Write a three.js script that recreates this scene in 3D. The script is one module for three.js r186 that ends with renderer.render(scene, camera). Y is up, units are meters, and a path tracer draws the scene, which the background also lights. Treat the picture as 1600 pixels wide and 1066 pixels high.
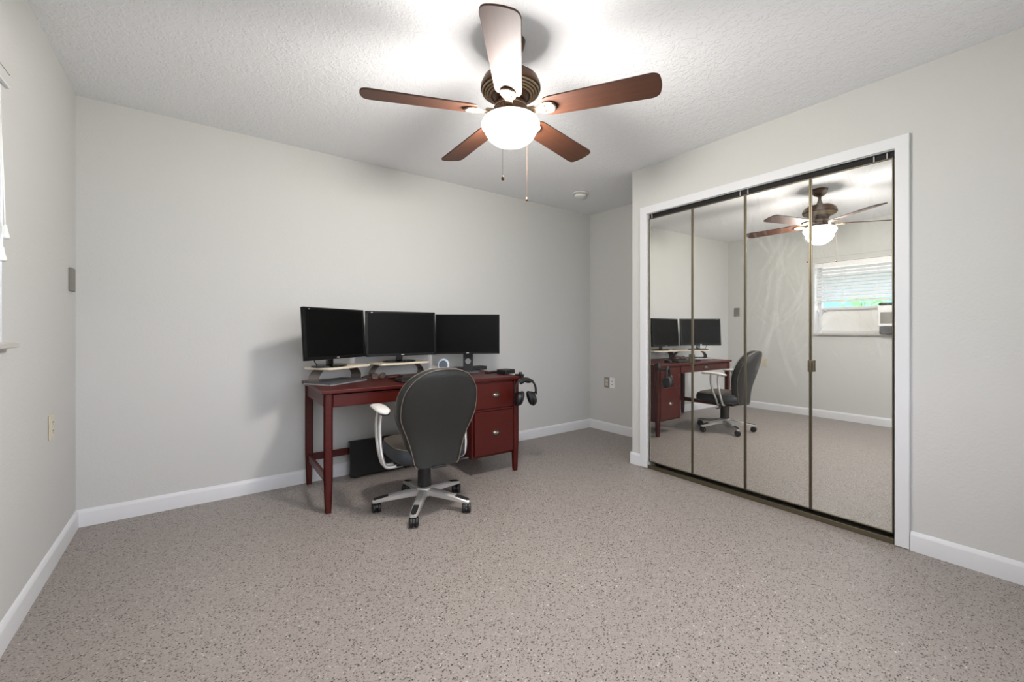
import * as THREE from 'three';
import { RoundedBoxGeometry } from 'three/addons/geometries/RoundedBoxGeometry.js';
import { mergeGeometries, toCreasedNormals } from 'three/addons/utils/BufferGeometryUtils.js';

// ---------------------------------------------------------------- camera, sky, exposure
const scene = new THREE.Scene();
const FOCAL = 671.67;                                   // in pixels of a 1600 x 1066 frame
const camera = new THREE.PerspectiveCamera(2 * Math.atan(533 / FOCAL) * 180 / Math.PI, 1600 / 1066, 0.05, 200);
camera.position.set(0.5037, 1.1117, 3.4172);
camera.rotation.y = -37.038 * Math.PI / 180;
camera.setViewOffset(1600, 1066, 0, 16.32, 1600, 1066); // the photograph's shifted lens: level camera, horizon a little high
scene.background = new THREE.Color().setRGB(0.93, 0.96, 1.07);   // bright overcast sky
scene.backgroundIntensity = 7.2;
const renderer = new THREE.WebGLRenderer({ antialias: true });
renderer.toneMapping = THREE.LinearToneMapping;
renderer.toneMappingExposure = 0.92;
renderer.shadowMap.enabled = true;
const LAMP_POWER = 8.6;                                  // candela of the fan's lamp

// ---------------------------------------------------------------- helpers
let seed = 20240611;
const rnd = () => { seed = (seed * 1664525 + 1013904223) >>> 0; return seed / 4294967296; };
const rr = (a, b) => a + (b - a) * rnd();
const V = (x, y, z) => new THREE.Vector3(x, y, z);
const taken = {};
function numbered(n) { if (!(n in taken)) { taken[n] = 0; return n; } return n + '_' + String(++taken[n]).padStart(3, '0'); }
function shade(o) { o.traverse((c) => { if (c.isMesh) { c.castShadow = true; c.receiveShadow = true; } }); return o; }
function tag(o, label, category, group, kind) {
  o.userData.label = label; o.userData.category = category;
  if (group) o.userData.group = group;
  if (kind) o.userData.kind = kind;
  return o;
}
function thing(name, label, category, pos = [0, 0, 0], turn = 0, group) {
  const o = new THREE.Group(); o.name = numbered(name); o.position.set(...pos); o.rotation.y = turn;
  scene.add(o); return tag(o, label, category, group);
}
function merge(gs) {
  if (!Array.isArray(gs)) return gs;
  if (gs.length === 1) return gs[0];
  return mergeGeometries(gs.map((g) => { const n = g.index ? g.toNonIndexed() : g; for (const k of Object.keys(n.attributes)) if (!['position', 'normal', 'uv'].includes(k)) n.deleteAttribute(k); return n; }));
}
function part(name, gs, m, parent, label) {
  const o = new THREE.Mesh(merge(gs), m); o.name = name; parent.add(o);
  if (label) o.userData.label = label;
  return o;
}
function solo(name, label, category, gs, m, pos = [0, 0, 0], turn = 0, kind) {
  const o = new THREE.Mesh(merge(gs), m); o.name = kind === 'structure' ? name : numbered(name);
  o.position.set(...pos); o.rotation.y = turn; scene.add(o);
  return tag(o, label, category, null, kind);
}
function rb(w, h, d, r, x = 0, y = 0, z = 0, seg = 2) { const g = new RoundedBoxGeometry(w, h, d, seg, Math.min(r, w / 2.01, h / 2.01, d / 2.01)); g.translate(x, y, z); return g; }
function bx(w, h, d, x = 0, y = 0, z = 0) { const g = new THREE.BoxGeometry(w, h, d); g.translate(x, y, z); return g; }
function cyl(r1, r2, h, x = 0, y = 0, z = 0, n = 24) { const g = new THREE.CylinderGeometry(r1, r2, h, n); g.translate(x, y, z); return g; }
function tube(pts, r, seg = 24, n = 8, closed = false) { return new THREE.TubeGeometry(new THREE.CatmullRomCurve3(pts.map((p) => p.isVector3 ? p : V(...p)), closed, 'centripetal'), seg, r, n, closed); }
function lathe(pts, n = 48) { return new THREE.LatheGeometry(pts.map((p) => new THREE.Vector2(p[0], p[1])), n); }
// rings of equal point count joined into one closed skin
function loft(rings, capA = true, capB = true, crease = 0.7) {
  const n = rings[0].length, pos = [], uv = [], idx = [];
  rings.forEach((r, j) => r.forEach((p, i) => { pos.push(...p); uv.push(i / n, j / (rings.length - 1)); }));
  for (let j = 0; j < rings.length - 1; j++) for (let i = 0; i < n; i++) {
    const a = j * n + i, b = j * n + (i + 1) % n, c = a + n, d = b + n; idx.push(a, b, d, a, d, c);
  }
  const cap = (r, flip) => {
    const c = [0, 1, 2].map((k) => r.reduce((s, p) => s + p[k], 0) / n), base = pos.length / 3;
    pos.push(...c); uv.push(0.5, 0.5); r.forEach((p) => { pos.push(...p); uv.push(0.5, 0.5); });
    for (let i = 0; i < n; i++) { const a = base + 1 + i, b = base + 1 + (i + 1) % n; flip ? idx.push(base, b, a) : idx.push(base, a, b); }
  };
  if (capA) cap(rings[0], true); if (capB) cap(rings[rings.length - 1], false);
  const g = new THREE.BufferGeometry();
  g.setAttribute('position', new THREE.Float32BufferAttribute(pos, 3));
  g.setAttribute('uv', new THREE.Float32BufferAttribute(uv, 2)); g.setIndex(idx); g.computeVertexNormals();
  const out = toCreasedNormals(g, crease);
  // turn the skin right side out
  let vol = 0; const p = out.attributes.position;
  for (let i = 0; i < p.count; i += 3) vol += V().fromBufferAttribute(p, i).dot(V().fromBufferAttribute(p, i + 1).cross(V().fromBufferAttribute(p, i + 2)));
  if (vol < 0) {
    for (const k of ['position', 'normal', 'uv']) { const a = out.attributes[k], s = a.itemSize; for (let i = 0; i < a.count; i += 3) for (let c = 0; c < s; c++) { const t = a.array[(i + 1) * s + c]; a.array[(i + 1) * s + c] = a.array[(i + 2) * s + c]; a.array[(i + 2) * s + c] = t; } }
    for (let i = 0; i < out.attributes.normal.array.length; i++) out.attributes.normal.array[i] *= -1;
  }
  return out;
}
const sgnpow = (v, e) => Math.sign(v) * Math.pow(Math.abs(v), e);
// superellipse ring in a plane: f(u, v) -> point
function ring(n, a, b, e, f) { const r = []; for (let i = 0; i < n; i++) { const t = i / n * Math.PI * 2; r.push(f(a * sgnpow(Math.cos(t), e), b * sgnpow(Math.sin(t), e))); } return r; }

// ---------------------------------------------------------------- textures
const wrap = (t, rx, ry = rx) => { t.wrapS = t.wrapT = THREE.RepeatWrapping; t.repeat.set(rx, ry); t.magFilter = THREE.LinearFilter; t.needsUpdate = true; return t; };
function canvasTex(w, h, draw, srgb = true) {
  const c = document.createElement('canvas'); c.width = w; c.height = h; draw(c.getContext('2d'), w, h);
  const t = new THREE.CanvasTexture(c); if (srgb) t.colorSpace = THREE.SRGBColorSpace; return wrap(t, 1);
}
function noiseField(N, cell, s) {                       // tileable value noise
  const M = Math.round(N / cell), g = new Float32Array(M * M), out = new Float32Array(N * N);
  let q = s >>> 0; const rn = () => { q = (q * 1664525 + 1013904223) >>> 0; return q / 4294967296; };
  for (let i = 0; i < M * M; i++) g[i] = rn();
  for (let y = 0; y < N; y++) for (let x = 0; x < N; x++) {
    const fx = x / N * M, fy = y / N * M, x0 = Math.floor(fx), y0 = Math.floor(fy); let u = fx - x0, v = fy - y0; u = u * u * (3 - 2 * u); v = v * v * (3 - 2 * v);
    const x1 = (x0 + 1) % M, y1 = (y0 + 1) % M;
    out[y * N + x] = (g[y0 * M + x0] * (1 - u) + g[y0 * M + x1] * u) * (1 - v) + (g[y1 * M + x0] * (1 - u) + g[y1 * M + x1] * u) * v;
  }
  return out;
}
function heightTex(N, f) {
  const d = new Uint8Array(N * N * 4);
  for (let i = 0; i < N * N; i++) { const v = Math.max(0, Math.min(255, f(i) * 255)); d[i * 4] = d[i * 4 + 1] = d[i * 4 + 2] = v; d[i * 4 + 3] = 255; }
  const t = new THREE.DataTexture(d, N, N); return wrap(t, 1);
}
const ss = (a, b, x) => { const t = Math.max(0, Math.min(1, (x - a) / (b - a))); return t * t * (3 - 2 * t); };
const wallBump = (() => { const a = noiseField(1024, 8, 1), b = noiseField(1024, 16, 2), c = noiseField(1024, 64, 3); return heightTex(1024, (i) => 0.4 * a[i] + 0.4 * b[i] + 0.2 * c[i]); })();
const ceilBump = (() => { const a = noiseField(1024, 8, 5), b = noiseField(1024, 16, 6), c = noiseField(1024, 32, 7), e = noiseField(1024, 128, 8); return heightTex(1024, (i) => ss(0.40, 0.60, 0.3 * a[i] + 0.35 * b[i] + 0.35 * c[i] + 0.25 * (e[i] - 0.5)) * 0.8 + 0.2 * a[i]); })();
const floorTex = canvasTex(2048, 2048, (c, w, h) => {   // broadcast vinyl flakes in clear resin
  c.fillStyle = 'rgb(160,152,146)'; c.fillRect(0, 0, w, h);
  const pal = [[146, 138, 132, 22], [161, 153, 147, 26], [178, 171, 165, 22], [118, 110, 105, 14], [88, 81, 77, 14], [206, 201, 196, 6], [60, 54, 51, 11], [138, 125, 115, 6], [38, 35, 34, 6]];
  const total = pal.reduce((s, p) => s + p[3], 0);
  for (let k = 0; k < 76000; k++) {
    let q = rnd() * total, p; for (p of pal) { q -= p[3]; if (q < 0) break; }
    const j = rr(-9, 9); c.fillStyle = `rgb(${p[0] + j | 0},${p[1] + j | 0},${p[2] + j | 0})`;
    const x = rnd() * w, y = rnd() * h, r = (p[0] < 100 ? 2.2 : 1.6) + 3.9 * Math.pow(rnd(), 1.4), n = 3 + Math.floor(rnd() * 4), a0 = rnd() * 6.28, sq = rr(0.55, 1);
    const pts = []; for (let i = 0; i < n; i++) { const a = a0 + i / n * 6.283 + rr(-0.3, 0.3), d = r * rr(0.7, 1.15); pts.push([Math.cos(a) * d, Math.sin(a) * d * sq]); }
    for (const ox of x < 8 ? [0, w] : x > w - 8 ? [0, -w] : [0]) for (const oy of y < 8 ? [0, h] : y > h - 8 ? [0, -h] : [0]) {
      c.beginPath(); pts.forEach(([px, py], i) => i ? c.lineTo(x + ox + px, y + oy + py) : c.moveTo(x + ox + px, y + oy + py)); c.closePath(); c.fill();
    }
  }
});
const floorBump = (() => { const a = noiseField(1024, 4, 11), b = noiseField(1024, 8, 12); return heightTex(1024, (i) => 0.6 * a[i] + 0.4 * b[i]); })();
function woodTex(base, dark, light, lines, sd) {
  return canvasTex(1024, 512, (c, w, h) => {
    const keep = seed; seed = sd;
    c.fillStyle = base; c.fillRect(0, 0, w, h);
    for (let k = 0; k < lines; k++) {
      const y = rnd() * h, amp = rr(0, 7), ph = rnd() * 6.28, x0 = rnd() * w, L = rr(90, 620); c.strokeStyle = rnd() < 0.6 ? dark : light; c.globalAlpha = rr(0.05, 0.3); c.lineWidth = rr(0.6, 2.6);
      for (const ox of [0, -w]) { c.beginPath(); for (let x = 0; x <= L; x += 14) { const yy = y + amp * Math.sin((x0 + x) / w * 6.283 * 2 + ph); x ? c.lineTo(x0 + ox + x, yy) : c.moveTo(x0 + ox + x, yy); } c.stroke(); }
    }
    c.globalAlpha = 1; seed = keep;
  });
}
const smudgeTex = canvasTex(1024, 2048, (c, w, h) => {  // wiping streaks of film left on the mirror glass (b: metalness)
  c.fillStyle = 'rgb(0,0,252)'; c.fillRect(0, 0, w, h); const keep = seed; seed = 77;
  for (let k = 0; k < 110; k++) {
    const x = rr(0.5, 1) * w, y = rr(0.02, 0.42) * h, L = rr(120, 480), bend = rr(-160, 160); c.strokeStyle = 'rgb(0,0,150)'; c.globalAlpha = rr(0.03, 0.16); c.lineWidth = rr(2, 18);
    c.beginPath(); c.moveTo(x, y); c.quadraticCurveTo(x + bend * 0.2, y + L * 0.55, x + bend, y + L); c.stroke();
  }
  c.globalAlpha = 1; seed = keep;
}, false);

// ---------------------------------------------------------------- materials
const std = (o) => new THREE.MeshStandardMaterial(o);
const phys = (o) => new THREE.MeshPhysicalMaterial(o);
const M = {
  wall: std({ color: '#c8c8c5', roughness: 0.75, bumpMap: wrap(wallBump.clone(), 1 / 0.7), bumpScale: 0.0006 }),
  ceiling: std({ color: '#e8e9eb', roughness: 0.9, bumpMap: wrap(ceilBump.clone(), 1 / 0.8), bumpScale: 0.0014 }),
  floor: phys({ color: '#f0efee', map: wrap(floorTex, 1 / 1.5), roughness: 0.42, bumpMap: wrap(floorBump, 1 / 0.6), bumpScale: 0.0008 }),
  trim: std({ color: '#dadbdd', roughness: 0.4 }),
  bronze: std({ color: '#6f6857', metalness: 0.85, roughness: 0.38 }),
  black: std({ color: '#0b0b0b', roughness: 0.7 }),
  mirror: std({ color: '#f3f3ef', metalness: 1, roughness: 0.012, metalnessMap: smudgeTex }),
  mahogany: phys({ map: wrap(woodTex('#48100a', '#240604', '#671c0e', 900, 3), 1.2, 2.2), roughness: 0.4, specularIntensity: 0.6, clearcoat: 0.12, clearcoatRoughness: 0.2 }),
  walnut: phys({ map: wrap(woodTex('#43220f', '#241006', '#5c3419', 1100, 9), 1, 1), roughness: 0.6 }),
  walnutTop: std({ color: '#3b1c10', roughness: 0.5 }),
  fanBronze: std({ color: '#5d4432', metalness: 0.6, roughness: 0.42 }),
  fanNickel: std({ color: '#a8937a', metalness: 0.6, roughness: 0.45 }),
  pewter: std({ color: '#8d8a82', metalness: 0.9, roughness: 0.3 }),
  opal: std({ color: '#ffffff', roughness: 0.3, emissive: '#fffaf4', emissiveIntensity: 2.2 }),
  leather: phys({ color: '#232422', roughness: 0.46, sheen: 0.3, sheenRoughness: 0.5, bumpMap: wrap(wallBump.clone(), 4), bumpScale: 0.0006 }),
  leatherSide: phys({ color: '#2b2f35', roughness: 0.3, bumpMap: wrap(wallBump.clone(), 4), bumpScale: 0.0006 }),
  seat: phys({ color: '#5a544d', roughness: 0.38, bumpMap: wrap(wallBump.clone(), 5), bumpScale: 0.0008 }),
  piping: std({ color: '#786d61', roughness: 0.5 }),
  silver: std({ color: '#c4c2be', metalness: 0.55, roughness: 0.34 }),
  armPad: std({ color: '#dedbd6', roughness: 0.4 }),
  plastic: std({ color: '#0f0f10', roughness: 0.42 }),
  plasticSoft: std({ color: '#16161a', roughness: 0.65 }),
  caseBlack: std({ color: '#040404', roughness: 0.6 }),
  gloss: phys({ color: '#08090c', roughness: 0.12, clearcoat: 0.6, clearcoatRoughness: 0.05 }),
  screen: phys({ color: '#070707', roughness: 0.45, specularIntensity: 0.18 }),
  bezel: phys({ color: '#060607', roughness: 0.45, specularIntensity: 0.45 }),
  grey: std({ color: '#4b4c4f', roughness: 0.5 }),
  alu: std({ color: '#b4b4b6', metalness: 0.6, roughness: 0.38 }),
  cream: std({ color: '#d8cdb6', roughness: 0.45 }),
  creamEdge: std({ color: '#c9b993', roughness: 0.5 }),
  strip: std({ color: '#77706a', metalness: 0.5, roughness: 0.4 }),
  paleBlue: std({ color: '#c9d6e2', roughness: 0.4 }),
  meshGrey: std({ color: '#5b646e', roughness: 0.7 }),
  white: std({ color: '#eeeeec', roughness: 0.5 }),
  ivory: std({ color: '#cfc6b2', roughness: 0.5 }),
  plateGrey: std({ color: '#8d8b85', roughness: 0.5 }),
  plateDark: std({ color: '#7b7a73', roughness: 0.55 }),
  patio: std({ color: '#cfccc6', roughness: 0.95 }),
  slat: std({ color: '#d9d9dc', roughness: 0.5 }),
  cord: std({ color: '#e8e6e2', roughness: 0.8 }),
  marble: std({ color: '#b9b5ae', roughness: 0.35 }),
  pane: phys({ color: '#ffffff', roughness: 0, transmission: 1, thickness: 0, ior: 1.5 }),
  tortoise: phys({ color: '#3a1a10', roughness: 0.15, clearcoat: 0.5 }),
  lens: phys({ color: '#b9a79b', roughness: 0.02, transmission: 0.8, thickness: 0 }),
  lawn: std({ color: '#5c7a3c', roughness: 1 }),
  leaf: phys({ color: '#86b184', roughness: 0.8, transmission: 0.25, thickness: 0 }),
  teal: std({ color: '#74aab6', roughness: 0.8 }),
  roof: std({ color: '#8c8783', roughness: 0.9 }),
  darkGlass: phys({ color: '#27343a', roughness: 0.08 }),
  tissue: std({ color: '#f0efec', roughness: 0.95 }),
};

// ---------------------------------------------------------------- the room
const H = 2.44, PL = -0.01425, PH = -0.02723, XR = 4.211, ZF = 3.85, ZC = 1.148;
const leftX = (z) => PL * z, closetX = (z) => 3.457 + PH * (z - 2);
const ANG_L = Math.PI / 2 - 0.01425;                    // things on the left wall look into the room
const ANG_C = -(Math.PI / 2 + 0.02723);                 // things on the closet wall look into the room
const struct = (name, label, category, gs, m) => solo(name, label, category, gs, m, [0, 0, 0], 0, 'structure');
// a wall whose room face runs from a to b (x, z), thickness away from the room; holes are [along0, along1, y0, y1]
function wallGeo(a, b, thick, holes = [], h = H, y0 = 0) {
  const A = V(a[0], 0, a[1]), B = V(b[0], 0, b[1]), X = B.clone().sub(A), L = X.length(); X.normalize();
  const Y = V(0, 1, 0), Z = X.clone().cross(Y), s = new THREE.Shape();
  s.moveTo(0, y0); s.lineTo(L, y0); s.lineTo(L, h); s.lineTo(0, h); s.closePath();
  for (const [u0, u1, v0, v1] of holes) { const p = new THREE.Path(); p.moveTo(u0, v0); p.lineTo(u0, v1); p.lineTo(u1, v1); p.lineTo(u1, v0); p.closePath(); s.holes.push(p); }
  const g = new THREE.ExtrudeGeometry(s, { depth: thick, bevelEnabled: false });
  g.applyMatrix4(new THREE.Matrix4().makeBasis(X, Y, Z).setPosition(A)); return g;
}
function slab(x0, x1, z0, z1, y0, y1) {                 // uv in metres
  const g = bx(x1 - x0, y1 - y0, z1 - z0, (x0 + x1) / 2, (y0 + y1) / 2, (z0 + z1) / 2), p = g.attributes.position, u = g.attributes.uv;
  for (let i = 0; i < p.count; i++) u.setXY(i, p.getX(i), p.getZ(i)); return g;
}
struct('floor', 'taupe speckled flake floor with a soft sheen', 'floor', slab(-0.25, 4.4, -0.2, 4.05, -0.15, 0), M.floor);
struct('ceiling', 'white knockdown-textured ceiling', 'ceiling', slab(-0.25, 4.4, -0.2, 4.05, H, H + 0.15), M.ceiling);
struct('wall_back', 'light grey wall behind the desk', 'wall', wallGeo([XR + 0.2, 0], [-0.2, 0], 0.2), M.wall);
const WZ0 = 1.135, WZ1 = 2.42, WY0 = 1.07, WY1 = 1.975;
const wallLeft = struct('wall_left', 'light grey wall with the window at the left edge', 'wall', wallGeo([0, 0], [leftX(ZF), ZF], 0.2, [[WZ0, WZ1, WY0, WY1]]), M.wall);
struct('wall_right', 'light grey wall of the recess beside the closet', 'wall', wallGeo([XR, ZF + 0.2], [XR, 0], 0.2), M.wall);
const CZ0 = 1.300, CZ1 = 2.836, CTOP = 2.053, LC = ZF - ZC;
struct('wall_closet', 'light grey wall around the mirrored closet doors', 'wall', wallGeo([closetX(ZF), ZF], [closetX(ZC), ZC], 0.1, [[ZF - CZ1, ZF - CZ0, -0.001, CTOP]].map(([a, b, c, d]) => [a, b, 0.0005, d])), M.wall);
struct('wall_closet_return', 'grey side of the closet facing the recess', 'wall', wallGeo([closetX(ZC) + 0.1, ZC], [XR, ZC], 0.1), M.wall);
const F0 = 0.42, F1 = 2.52, FY0 = 0.7, FY1 = 2.1;
struct('wall_front', 'light grey wall behind the camera with a window', 'wall', wallGeo([-0.26, ZF], [XR + 0.2, ZF], 0.2, [[F0 + 0.26, F1 + 0.26, FY0, FY1]]), M.wall);

// baseboards
function baseGeo(a, b) {
  const A = V(a[0], 0, a[1]), B = V(b[0], 0, b[1]), X = B.clone().sub(A), L = X.length(); X.normalize();
  const Y = V(0, 1, 0), inward = X.clone().cross(Y).negate(), s = new THREE.Shape();
  s.moveTo(0, 0); s.lineTo(0.014, 0); s.lineTo(0.014, 0.074); s.quadraticCurveTo(0.0135, 0.082, 0.009, 0.088); s.quadraticCurveTo(0.006, 0.096, 0.003, 0.097); s.lineTo(0, 0.097); s.closePath();
  const g = new THREE.ExtrudeGeometry(s, { depth: L, bevelEnabled: false, curveSegments: 5 });
  g.applyMatrix4(new THREE.Matrix4().makeBasis(inward, Y, X).setPosition(A)); return toCreasedNormals(g, 0.6);
}
struct('baseboard_back', 'white baseboard along the back wall', 'baseboard', baseGeo([XR, 0], [0, 0]), M.trim);
struct('baseboard_left', 'white baseboard along the left wall under the window', 'baseboard', baseGeo([0, 0], [leftX(ZF), ZF]), M.trim);
struct('baseboard_right', 'white baseboard in the recess beside the closet', 'baseboard', [baseGeo([XR, ZC], [XR, 0]), baseGeo([closetX(ZC) - 0.014, ZC], [XR, ZC])], M.trim);
struct('baseboard_closet', 'white baseboard on the closet wall to the right of the mirrored doors', 'baseboard', [baseGeo([closetX(ZF), ZF], [closetX(2.895), 2.895]), baseGeo([closetX(1.237), 1.237], [closetX(ZC) - 0.0, ZC - 0.014])], M.trim);
struct('baseboard_front', 'white baseboard behind the camera', 'baseboard', baseGeo([leftX(ZF), ZF], [closetX(ZF), ZF]), M.trim);

// ---------------------------------------------------------------- closet: casing, tracks, four mirrored bifold doors
const onCloset = (z, y, off) => [closetX(z) - off, y, z];
{
  const s = new THREE.Shape(), a = 1.239, b = 2.893, t = 2.113, c = 0.002;   // local x is z, measured from the closet wall's face
  s.moveTo(a, 0.004); s.lineTo(CZ0, 0.004); s.lineTo(CZ0, CTOP); s.lineTo(CZ1, CTOP); s.lineTo(CZ1, 0.004); s.lineTo(b, 0.004); s.lineTo(b, t); s.lineTo(a, t); s.closePath();
  const g = new THREE.ExtrudeGeometry(s, { depth: 0.014, bevelEnabled: true, bevelThickness: c, bevelSize: c, bevelOffset: -c, bevelSegments: 2 });
  g.translate(-2, 0, c);
  const reveal = [bx(0.012, CTOP, 0.1, CZ0 - 2 - 0.004, CTOP / 2, -0.05), bx(0.012, CTOP, 0.1, CZ1 - 2 + 0.004, CTOP / 2, -0.05), bx(CZ1 - CZ0, 0.012, 0.1, (CZ0 + CZ1) / 2 - 2, CTOP + 0.004, -0.05)];
  const o = solo('trim_1', 'white flat casing around the mirrored closet doors', 'casing', [g], M.trim, onCloset(2, 0, 0), ANG_C, 'structure');
  part('jamb_lining', reveal, M.trim, o);
  const W = CZ1 - CZ0 - 0.012, mid = (CZ0 + CZ1) / 2 - 2;
  const top = solo('trim_2', 'black top track above the mirrored closet doors', 'door track', [bx(W, 0.004, 0.04, mid, CTOP - 0.004, -0.03), bx(W, 0.03, 0.004, mid, CTOP - 0.018, -0.046), bx(W, 0.03, 0.004, mid, CTOP - 0.018, -0.020)], M.black, onCloset(2, 0, 0), ANG_C, 'structure');
  for (const z of [1.333, 2.035, 2.085, 2.745, 2.80]) part('pivot_pin', [cyl(0.004, 0.004, 0.035, z - 2, CTOP - 0.024, -0.012, 10)], M.alu, top);
  solo('trim_3', 'bronze bottom track under the mirrored closet doors', 'door track', [bx(W, 0.006, 0.05, mid, 0.003, -0.02), rb(W, 0.03, 0.006, 0.002, mid, 0.015, 0.004), rb(W, 0.022, 0.004, 0.001, mid, 0.011, -0.042)], M.bronze, onCloset(2, 0, 0), ANG_C, 'structure');
  const PW = (CZ1 - CZ0 - 0.016) / 4, y0 = 0.052, y1 = 2.016, hh = y1 - y0;
  const names = ['mirrored bifold door panel nearest the recess, reflecting the desk drawers', 'mirrored bifold door panel reflecting the monitors and chair, second from the recess', 'mirrored bifold door panel reflecting bare wall and fan blades, third from the recess', 'mirrored bifold door panel reflecting the window, nearest the right wall'];
  for (let k = 0; k < 4; k++) {
    const zc = CZ0 + 0.008 + PW * (k + 0.5), w = PW - 0.002;
    const d = new THREE.Group(); d.name = 'door_' + (k + 1); d.position.set(...onCloset(zc, y0, 0)); d.rotation.y = ANG_C; scene.add(d);
    tag(d, names[k], 'closet door', null, 'structure');
    const mg = bx(w - 0.008, hh - 0.008, 0.004, 0, hh / 2, -0.0123), u = mg.attributes.uv, p = mg.attributes.position;
    for (let i = 0; i < p.count; i++) u.setXY(i, (p.getX(i) + 0.2 + k * 0.39) / 1.6, p.getY(i) / 2.0);
    part('mirror_pane', mg, M.mirror, d);
    part('door_frame', [rb(0.007, hh, 0.014, 0.002, -w / 2 + 0.0035, hh / 2, -0.012), rb(0.007, hh, 0.014, 0.002, w / 2 - 0.0035, hh / 2, -0.012), rb(w, 0.007, 0.014, 0.002, 0, 0.0035, -0.012), rb(w, 0.007, 0.014, 0.002, 0, hh - 0.0035, -0.012), bx(w - 0.01, hh - 0.01, 0.006, 0, hh / 2, -0.018)], M.bronze, d);
    if (k === 0 || k === 3) part('handle', [rb(0.034, 0.068, 0.006, 0.002, (k === 0 ? 1 : -1) * (w / 2 - 0.004), 0.85, -0.001), rb(0.012, 0.05, 0.014, 0.003, (k === 0 ? 1 : -1) * (w / 2 - 0.004), 0.85, 0.006)], M.bronze, d, 'brass-coloured pull on the door seam');
  }
}

// ---------------------------------------------------------------- window in the left wall, with blind
const onLeft = (z, y, off) => [leftX(z) + off, y, z];
{
  const zc = (WZ0 + WZ1) / 2, w = WZ1 - WZ0, hh = WY1 - WY0;
  const win = new THREE.Group(); win.name = 'window_1'; win.position.set(...onLeft(zc, WY0, 0)); win.rotation.y = ANG_L; scene.add(win);
  tag(win, 'white window in the left wall behind a half-raised blind', 'window', null, 'structure');
  const f = 0.04, zo = -0.15;
  part('window_frame', [rb(f, hh, 0.05, 0.004, -w / 2 + f / 2, hh / 2, zo), rb(f, hh, 0.05, 0.004, w / 2 - f / 2, hh / 2, zo), rb(w - 2 * f, f, 0.05, 0.004, 0, f / 2, zo), rb(w - 2 * f, f, 0.05, 0.004, 0, hh - f / 2, zo)], M.trim, win);
  part('meeting_rail', [rb(w - 2 * f, 0.035, 0.045, 0.004, 0, 0.325, zo)], M.trim, win);
  part('lower_panel', [bx(w - 2 * f, 0.27, 0.012, 0, 0.175, zo)], M.white, win, 'opaque white panel below the glass');
  part('panel_rib', [rb(w - 2 * f - 0.04, 0.006, 0.008, 0.002, 0, 0.295, zo + 0.01)], M.plateGrey, win);
  part('pane', [bx(w - 2 * f, hh - 0.38, 0.004, 0, 0.342 + (hh - 0.38) / 2, zo)], M.pane, win);
  const cr = part('crank_handle', [rb(0.035, 0.02, 0.02, 0.004, w / 2 - 0.08, 0.30, zo + 0.035), tube([[w / 2 - 0.08, 0.30, zo + 0.045], [w / 2 - 0.06, 0.285, zo + 0.055], [w / 2 - 0.055, 0.26, zo + 0.055]], 0.005, 10)], M.alu, win);
  part('reveal', [bx(0.004, hh, 0.12, w / 2 - 0.002, hh / 2, -0.06), bx(0.004, hh, 0.12, -w / 2 + 0.002, hh / 2, -0.06)], M.trim, win);
  solo('trim_4', 'grey marble sill under the left window', 'window sill', [rb(w + 0.06, 0.02, 0.165, 0.004, 0, -0.0095, -0.047)], M.marble, onLeft(zc, WY0, 0), ANG_L, 'structure');
  solo('trim_5', 'thin white strip above the left window', 'trim', [rb(w + 0.06, 0.007, 0.012, 0.002, 0, 0, 0.0065)], M.trim, onLeft(zc, WY1 + 0.004, 0), ANG_L, 'structure');
  const crackPts = []; for (let k = 0; k <= 14; k++) crackPts.push([leftX(1.06 + k * 0.1) + 0.0008, 2.041 + rr(-0.002, 0.002), 1.06 + k * 0.1]);
  part('plaster_joint', [tube(crackPts, 0.0012, 40, 5)], M.plateGrey, wallLeft, 'hairline crack in the plaster above the window');
  // blind
  const bl = thing('window_blind', 'white slatted blind drawn halfway up the left window', 'blind', onLeft(zc, WY0, 0), ANG_L);
  part('headrail', [rb(w - 0.02, 0.05, 0.055, 0.004, 0, hh - 0.027, -0.035), rb(w - 0.012, 0.06, 0.006, 0.002, 0, hh - 0.032, -0.003)], M.white, bl);
  const sl = rb(w - 0.03, 0.003, 0.05, 0.001, 0, 0, 0, 1); sl.rotateX(0.84);
  for (let k = 0; k < 10; k++) { const o = part('slat', sl, M.slat, bl); o.position.set(0, hh - 0.085 - k * 0.0405, -0.035); }
  const yb = hh - 0.085 - 10 * 0.0405 + 0.004;
  part('bottom_rail', [rb(w - 0.03, 0.018, 0.05, 0.004, 0, yb - 0.008, -0.035), rb(w - 0.03, 0.004, 0.05, 0.001, 0, yb + 0.006, -0.035)], M.white, bl);
  for (const u of [-0.36, 0, 0.32, 0.52]) part('ladder_cord', [bx(0.003, hh - 0.05 - yb, 0.0015, u, (hh - 0.05 + yb) / 2, -0.009)], M.cord, bl);
  for (const [u, L, q] of [[w / 2 - 0.035, 0.50, 0.016], [w / 2 - 0.05, 0.58, 0.013]]) { const c = part('lift_cord', [tube([[u, hh - 0.05, 0.002], [u + 0.004, hh - 0.3, 0.01], [u, hh - L, q]], 0.0018, 16, 6)], M.cord, bl); part('tassel', [lathe([[0, 0.05], [0.004, 0.048], [0.006, 0.03], [0.011, 0.008], [0.010, 0], [0, 0]], 14).translate(u, hh - L - 0.045, q)], M.white, c); }
}
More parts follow.
